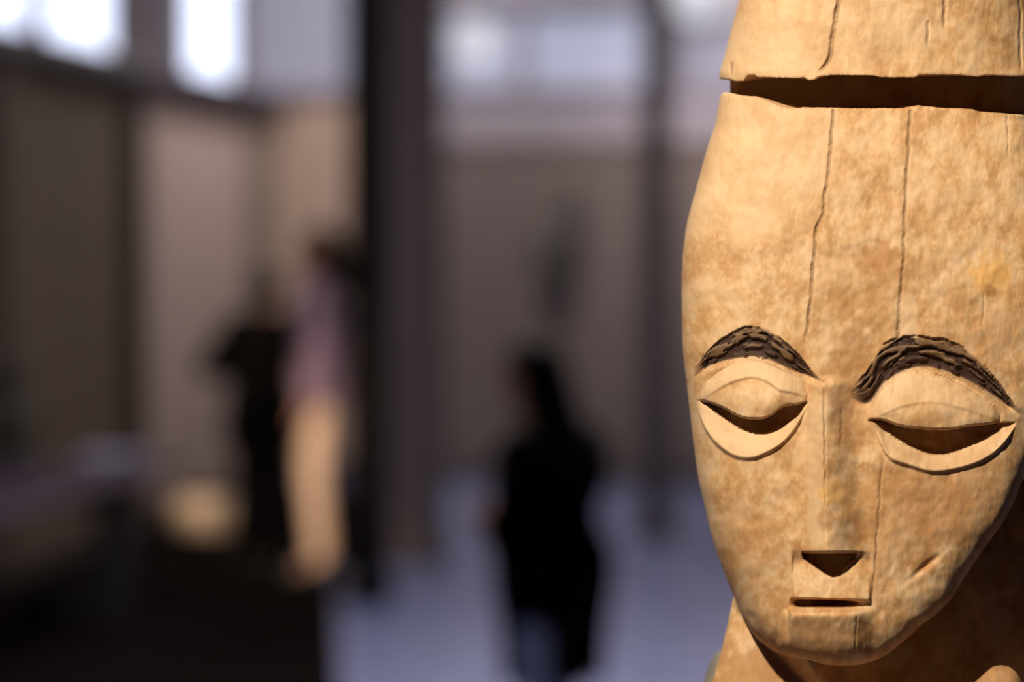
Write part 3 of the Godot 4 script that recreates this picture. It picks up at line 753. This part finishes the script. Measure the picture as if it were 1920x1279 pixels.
func nose_relief(x: float, y: float) -> float:
	if y < 700 or y > 1046 or x < 1496 or x > 1650: return 0.0
	var v := (y - 715.0) / 320.0
	var h := (20.0 + 26.0 * v) * smoothstep(702, 724, y)
	var lf := lerpf(1514, 1506, v); var cr := lerpf(1541, 1550, v * v); var rf := lerpf(1600, 1632, v)
	var z := 0.0
	if x < cr: z = h * clampf((x - lf) / (cr - lf), 0.0, 1.0)
	else: z = h * (1.0 - smoothstep(0.0, 1.0, (x - cr) / (rf - cr)))
	return z * (1.0 - smoothstep(1034, 1041, y))

func face_relief(x: float, y: float) -> float:
	var z := nose_relief(x, y)
	if y > 590 and y < 900:
		z += eye_relief(eye_l, x, y) if x < 1560 else eye_relief(eye_r, x, y)
	# hollow beside the nose and under the brows
	z -= 9.0 * exp(-pow((x - 1610.0) / 36.0, 2.0) - pow((y - 780.0) / 110.0, 2.0))
	z -= 7.0 * exp(-pow((x - 1500.0) / 22.0, 2.0) - pow((y - 800.0) / 120.0, 2.0))
	if y > 1030:
		# notch under the nose
		var lowest := curve([[1503, 1038], [1507, 1048], [1520, 1057], [1548, 1077], [1562, 1083], [1577, 1078], [1590, 1060], [1603, 1048], [1607, 1038]], x)
		if x > 1503 and x < 1607:
			z -= 62.0 * smoothstep(1034, 1042, y) * (1.0 - smoothstep(lowest - 5, lowest + 2, y))
		# upper lip block, mouth slit, lower lip and chin block
		var block := smoothstep(1483, 1490, x) * (1.0 - smoothstep(1628, 1636, x))
		if y < 1124:
			z += block * lerpf(-9.0, 12.0, clampf((y - 1048.0) / 72.0, 0, 1)) * smoothstep(1030.0, 1056.0, y)
		var mouth := smoothstep(1478, 1506, x) * (1.0 - smoothstep(1572, 1622, x))
		z += block * 12.0 * (1.0 - smoothstep(1124, 1130, y)) * (1.0 if y >= 1124 else 0.0)
		z -= mouth * 52.0 * smoothstep(1121 + (x - 1490.0) * 0.03, 1125 + (x - 1490.0) * 0.03, y) * (1.0 - smoothstep(1133, 1140, y))
		var lip := smoothstep(1476, 1484, x) * (1.0 - smoothstep(1600, 1650, x))
		if y > 1132:
			z += lip * (21.0 * smoothstep(1136, 1151, y) - 21.0 * smoothstep(1153, 1212, y))
			var chin := smoothstep(1459, 1470, x - (y - 1180.0) * -0.12) * (1.0 - smoothstep(1595, 1640, x))
			z += chin * 9.0 * smoothstep(1140, 1156, y) + chin * 8.0 * exp(-pow((y - 1205.0) / 22.0, 2.0))
		# flat cut on the side of the jaw
		z -= 8.0 * exp(-pow((x - 1428.0 - (y - 1190.0) * 0.55) / 9.0, 2.0)) * smoothstep(1140, 1160, y)
		z -= 7.0 * exp(-pow(((x - 1735.0) + (y - 1062.0) * 1.1) / 9.0, 2.0) - pow((y - 1062.0) / 20.0, 2.0))
	return z

func sculpture():
	prepare_eye(eye_l); prepare_eye(eye_r)
	var axis := cam_point(Vector3((1640 - 960.0) / FOCAL * (HEAD_AT + 0.03), 0, -HEAD_AT - 0.03))
	carve_root = thing("wooden_sculpture", "large carved light wood head with almond eyes and flat topped cap, in sharp focus", "sculpture", Vector3(axis.x, 0.92, axis.z))
	to_root = carve_root.transform.affine_inverse() * cam.transform
	var wood = mats["carved wood"]
	# head
	var left := [[203, 1355], [215, 1349], [240, 1339], [275, 1327], [344, 1308], [403, 1292], [437, 1285], [500, 1279], [600, 1279], [660, 1281], [720, 1288], [766, 1293], [835, 1301], [904, 1311], [949, 1322], [1017, 1338], [1086, 1363], [1115, 1375], [1165, 1396], [1200, 1422], [1225, 1458], [1236, 1495], [1244, 1530], [1249, 1560]]
	var right := [[203, 1922], [250, 1940], [300, 1955], [400, 1978], [500, 1988], [600, 1985], [700, 1970], [750, 1960], [800, 1948], [850, 1934], [897, 1918], [935, 1903], [982, 1879], [1017, 1853], [1052, 1829], [1086, 1806], [1120, 1786], [1138, 1768], [1155, 1751], [1172, 1727], [1189, 1710], [1206, 1689], [1224, 1667], [1236, 1645], [1244, 1620], [1249, 1596]]
	var front := [[203, 240], [300, 268], [450, 295], [600, 307], [700, 309], [900, 309], [1100, 302], [1180, 294], [1220, 282], [1240, 262], [1249, 235]]
	var back := [[203, 260], [400, 340], [700, 340], [1000, 260], [1150, 120], [1249, 20]]
	var apex := [[203, 1600], [400, 1580], [650, 1550], [1000, 1552], [1249, 1575]]
	var rim := [[1350, -30], [1366, -30], [1395, -23], [1420, -22], [1455, -8], [1475, -1], [1540, -1], [1600, 0], [1695, 0], [1720, -5], [1760, -1], [1825, 2], [1840, 9], [1920, 12], [1960, 12]]
	var rows := []
	var row := func(y: float, k: float): return [y, smooth_curve(left, y), smooth_curve(right, y), smooth_curve(front, y), curve(back, y), curve(apex, y), k]
	rows.append(row.call(203.0, 0.02)); rows.append(row.call(203.0, 0.5)); rows.append(row.call(203.0, 0.93)); rows.append(row.call(203.0, 0.985))
	rows.append(row.call(205.0, 0.997))
	var y := 207.0
	while y < 1249.0:
		rows.append(row.call(y, 1.0)); y += 2.0
	rows.append(row.call(1249.0, 0.5)); rows.append(row.call(1249.0, 0.02))
	var shape := func(q: Vector3, c: float) -> Vector3:
		var w := smoothstep(0.0, 0.22, c)
		q.z += w * face_relief(q.x, q.y)
		q.z += smoothstep(0.0, 0.4, c) * (4.0 * n_big.get_noise_2d(q.x, q.y) + 1.0 * n_mid.get_noise_2d(q.x, q.y * 0.4) + 0.2 * n_fine.get_noise_2d(q.x, q.y * 0.5) - 4.5 * crack_depth(cracks, q.x, q.y))
		if q.y < 240.0: q.y += curve(rim, q.x) * (1.0 - smoothstep(207.0, 240.0, q.y)) + 1.5 * n_fine.get_noise_1d(q.x) * (1.0 - smoothstep(207.0, 215.0, q.y))
		return q
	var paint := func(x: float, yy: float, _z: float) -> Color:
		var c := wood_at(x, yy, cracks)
		if yy > 600 and yy < 790:                  # brows stained dark, groove shade painted along their lower edge
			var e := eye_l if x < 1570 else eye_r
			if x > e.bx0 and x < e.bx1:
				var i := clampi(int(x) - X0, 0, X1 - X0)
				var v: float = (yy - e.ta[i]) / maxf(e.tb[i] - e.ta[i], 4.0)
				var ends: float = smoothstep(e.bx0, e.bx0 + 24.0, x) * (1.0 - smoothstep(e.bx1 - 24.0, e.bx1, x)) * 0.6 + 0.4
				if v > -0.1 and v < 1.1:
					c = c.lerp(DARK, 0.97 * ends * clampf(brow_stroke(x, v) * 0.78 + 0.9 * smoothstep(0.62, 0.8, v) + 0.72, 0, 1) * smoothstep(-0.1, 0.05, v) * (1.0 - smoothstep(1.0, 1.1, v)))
		if yy > 660 and yy < 890:                  # highlights of the lids painted in as paler wood colour
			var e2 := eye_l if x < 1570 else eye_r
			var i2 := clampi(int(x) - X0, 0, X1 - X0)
			var lid_light := 0.0
			if x > e2.lx0 and x < e2.lx1 and yy > e2.tt[i2] and yy < e2.tl[i2] + 3: lid_light = 0.9
			if x > e2.x0 and x < e2.x1 and yy > e2.tu[i2] and yy < e2.ts[i2]: lid_light = 0.85 * (1.0 - smoothstep(e2.ti[i2] - 6.0, e2.ti[i2] + 3.0, yy))
			c = c.lerp(PALE, lid_light * (0.9 if x < 1570 else 0.45))
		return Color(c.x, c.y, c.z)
	var part := func(x: float, yy: float) -> int:
		if yy > 600 and yy < 890:
			var side := 0 if x < 1570 else 1
			var e := eye_l if side == 0 else eye_r
			var i := clampi(int(x) - X0, 0, X1 - X0)
			if x > e.bx0 and x < e.bx1 and yy > e.ta[i] and yy < e.tb[i]: return 1 + side
			if x > e.x0 and x < e.x1 and yy > e.tu[i] and yy < e.tt[i]: return 3 + side
			if x > e.lx0 and x < e.lx1 and yy > e.tt[i] and yy < e.tl[i]: return 5 + side
		if yy > 716 and yy < 1041:
			var v := (yy - 715.0) / 320.0
			if x > lerpf(1514, 1506, v) and x < lerpf(1580, 1606, v): return 7
		if yy > 1119 and yy < 1156 and x > 1480 and x < 1615: return 8
		return 0
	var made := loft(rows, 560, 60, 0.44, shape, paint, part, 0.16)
	var called := ["head", "eyebrow", "eyebrow", "eye", "eye", "lower_eyelid", "lower_eyelid", "nose", "mouth"]
	var look := {"eyebrow": "dark stained gouge strokes with painted shade along the lower edge"}
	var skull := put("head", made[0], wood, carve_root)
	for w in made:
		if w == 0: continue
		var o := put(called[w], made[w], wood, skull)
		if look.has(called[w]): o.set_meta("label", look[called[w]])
	# cap, with a ragged sawn lower edge
	var cl := [[-220, 1440], [-150, 1424], [0, 1386], [60, 1370], [110, 1357], [136, 1349], [148, 1349]]
	var cr := [[-220, 1880], [-150, 1895], [0, 1935], [110, 1962], [148, 1970]]
	var cf := [[-220, 215], [-150, 225], [0, 247], [100, 262], [148, 272]]
	var ragged := [[1345, 0], [1372, 1], [1376, 4], [1394, 4], [1402, -7], [1414, -8], [1420, -3], [1508, -2], [1516, 2], [1526, 2], [1536, -5], [1560, -7], [1640, -7], [1650, -3], [1715, -3], [1724, -8], [1800, -8], [1830, -4], [1850, -8], [1900, -5], [1970, -6]]
	rows = []
	var crow := func(yy: float, k: float): return [yy, curve(cl, yy), curve(cr, yy), curve(cf, yy), 300.0, 1610.0, k]
	rows.append(crow.call(-220.0, 0.02)); rows.append(crow.call(-220.0, 0.97)); rows.append(crow.call(-214.0, 0.995))
	y = -205.0
	while y < 146.0:
		rows.append(crow.call(y, 1.0)); y += 3.0
	rows.append(crow.call(147.0, 1.0)); rows.append(crow.call(148.0, 0.992)); rows.append(crow.call(148.0, 0.9)); rows.append(crow.call(146.0, 0.5)); rows.append(crow.call(146.0, 0.02))
	var cshape := func(q: Vector3, c: float) -> Vector3:
		q.z += smoothstep(0.0, 0.4, c) * (4.0 * n_big.get_noise_2d(q.x + 300, q.y) + 1.0 * n_mid.get_noise_2d(q.x, q.y * 0.4) + 0.35 * n_fine.get_noise_2d(q.x, q.y * 0.3) - 9.0 * crack_depth(cap_cracks, q.x, q.y))
		q.y += (curve(ragged, q.x) + 1.2 * n_fine.get_noise_1d(q.x)) * smoothstep(120.0, 147.0, q.y)
		return q
	var cpaint := func(x: float, yy: float, _z: float) -> Color:
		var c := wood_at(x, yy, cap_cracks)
		return Color(c.x, c.y, c.z)
	var whole := func(_x, _y) -> int: return 0
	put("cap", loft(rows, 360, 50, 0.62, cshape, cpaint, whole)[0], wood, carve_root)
	# the peg between cap and head
	rows = []
	for yy in [120.0, 125.0, 150.0, 175.0, 200.0, 225.0, 228.0]:
		rows.append([yy, 1369.0, 1946.0, 50.0, 200.0, 1610.0, 0.02 if yy == 120.0 or yy == 228.0 else 1.0])
	var plain := func(q: Vector3, _c: float) -> Vector3: return q + Vector3(0, 0, 4.0 * n_mid.get_noise_2d(q.x, q.y))
	put("peg", loft(rows, 80, 30, 0.6, plain, cpaint, whole)[0], wood, carve_root)
	# neck with the mass of hair behind it, and the trunk below
	var nl := [[900, 1480], [1000, 1420], [1110, 1377], [1180, 1362], [1230, 1350], [1279, 1335], [1350, 1312], [1450, 1270], [1560, 1190], [1700, 1120], [2100, 1090], [4000, 1110]]
	var nr := [[900, 1960], [1000, 1990], [1279, 2010], [1450, 2060], [1560, 2130], [1700, 2200], [2100, 2230], [4000, 2200]]
	var nf := [[900, 20], [1000, 60], [1100, 90], [1279, 110], [1450, 150], [1700, 220], [2100, 260], [4000, 240]]
	rows = []
	var nrow := func(yy: float, k: float): return [yy, curve(nl, yy), curve(nr, yy), curve(nf, yy), 340.0, 1660.0, k]
	rows.append(nrow.call(900.0, 0.02)); rows.append(nrow.call(900.0, 0.9))
	y = 910.0
	while y < 1560.0:
		rows.append(nrow.call(y, 1.0)); y += 5.0
	rows.append(nrow.call(1560.0, 0.9)); rows.append(nrow.call(1560.0, 0.02))
	var nshape := func(q: Vector3, c: float) -> Vector3:
		q.z += smoothstep(0.0, 0.4, c) * (8.0 * n_big.get_noise_2d(q.x, q.y * 0.4 + 700) + 1.5 * n_mid.get_noise_2d(q.x, q.y * 0.3) + 0.4 * n_fine.get_noise_2d(q.x, q.y * 0.3))
		q.z += (1.0 - smoothstep(1520.0, 1575.0, q.x)) * lerpf(175.0, 95.0, clampf((q.y - 1120.0) / 190.0, 0.0, 1.0)) * smoothstep(0.0, 0.6, c) * smoothstep(0.0, 55.0, q.x - 1396.0 - (q.y - 1165.0) * 0.9) - smoothstep(1560.0, 1720.0, q.x) * 170.0 * (1.0 - smoothstep(1350.0, 1500.0, q.y))
		return q
	put("neck", loft(rows, 260, 50, 0.62, nshape, cpaint, whole)[0], wood, carve_root)
	var tshape := func(q: Vector3, c: float) -> Vector3:
		q.z += smoothstep(0.0, 0.4, c) * 8.0 * n_big.get_noise_2d(q.x, q.y * 0.4 + 700)
		return q
	rows = []
	upright = true
	y = 1540.0
	rows.append(nrow.call(y, 0.02)); rows.append(nrow.call(y, 0.96))
	while y < 3600.0:
		rows.append(nrow.call(y, 1.0)); y += 20.0
	rows.append(nrow.call(3600.0, 0.97)); rows.append(nrow.call(3600.0, 0.02))
	put("trunk", loft(rows, 120, 40, 0.7, tshape, cpaint, whole)[0], wood, carve_root)
	var ph: float = minf((carve_root.transform * carve(1660, 3600, -345)).y, (carve_root.transform * carve(1660, 3600, 260)).y) - 0.004
	upright = false
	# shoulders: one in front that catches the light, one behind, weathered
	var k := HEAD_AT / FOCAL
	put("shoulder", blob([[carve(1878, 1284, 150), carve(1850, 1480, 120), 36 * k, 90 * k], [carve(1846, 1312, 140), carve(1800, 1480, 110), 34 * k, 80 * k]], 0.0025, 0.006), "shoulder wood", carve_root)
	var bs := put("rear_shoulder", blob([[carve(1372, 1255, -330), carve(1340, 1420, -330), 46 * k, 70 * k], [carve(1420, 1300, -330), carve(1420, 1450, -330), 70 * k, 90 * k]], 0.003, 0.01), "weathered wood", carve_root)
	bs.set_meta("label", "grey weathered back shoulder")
	# plinth under the sculpture
	var pl := thing("plinth", "square painted plinth that carries the carved wooden sculpture", "plinth", Vector3(axis.x, 0, axis.z))
	pl.rotation.y = cam.rotation.y
	put("column", chamfer_box(Vector3(-0.24, 0.06, -0.2), Vector3(0.24, ph, 0.2), 0.006), "plinth paint", pl)
	put("base", chamfer_box(Vector3(-0.26, 0.0, -0.22), Vector3(0.26, 0.06, 0.22), 0.006), "plinth paint", pl)
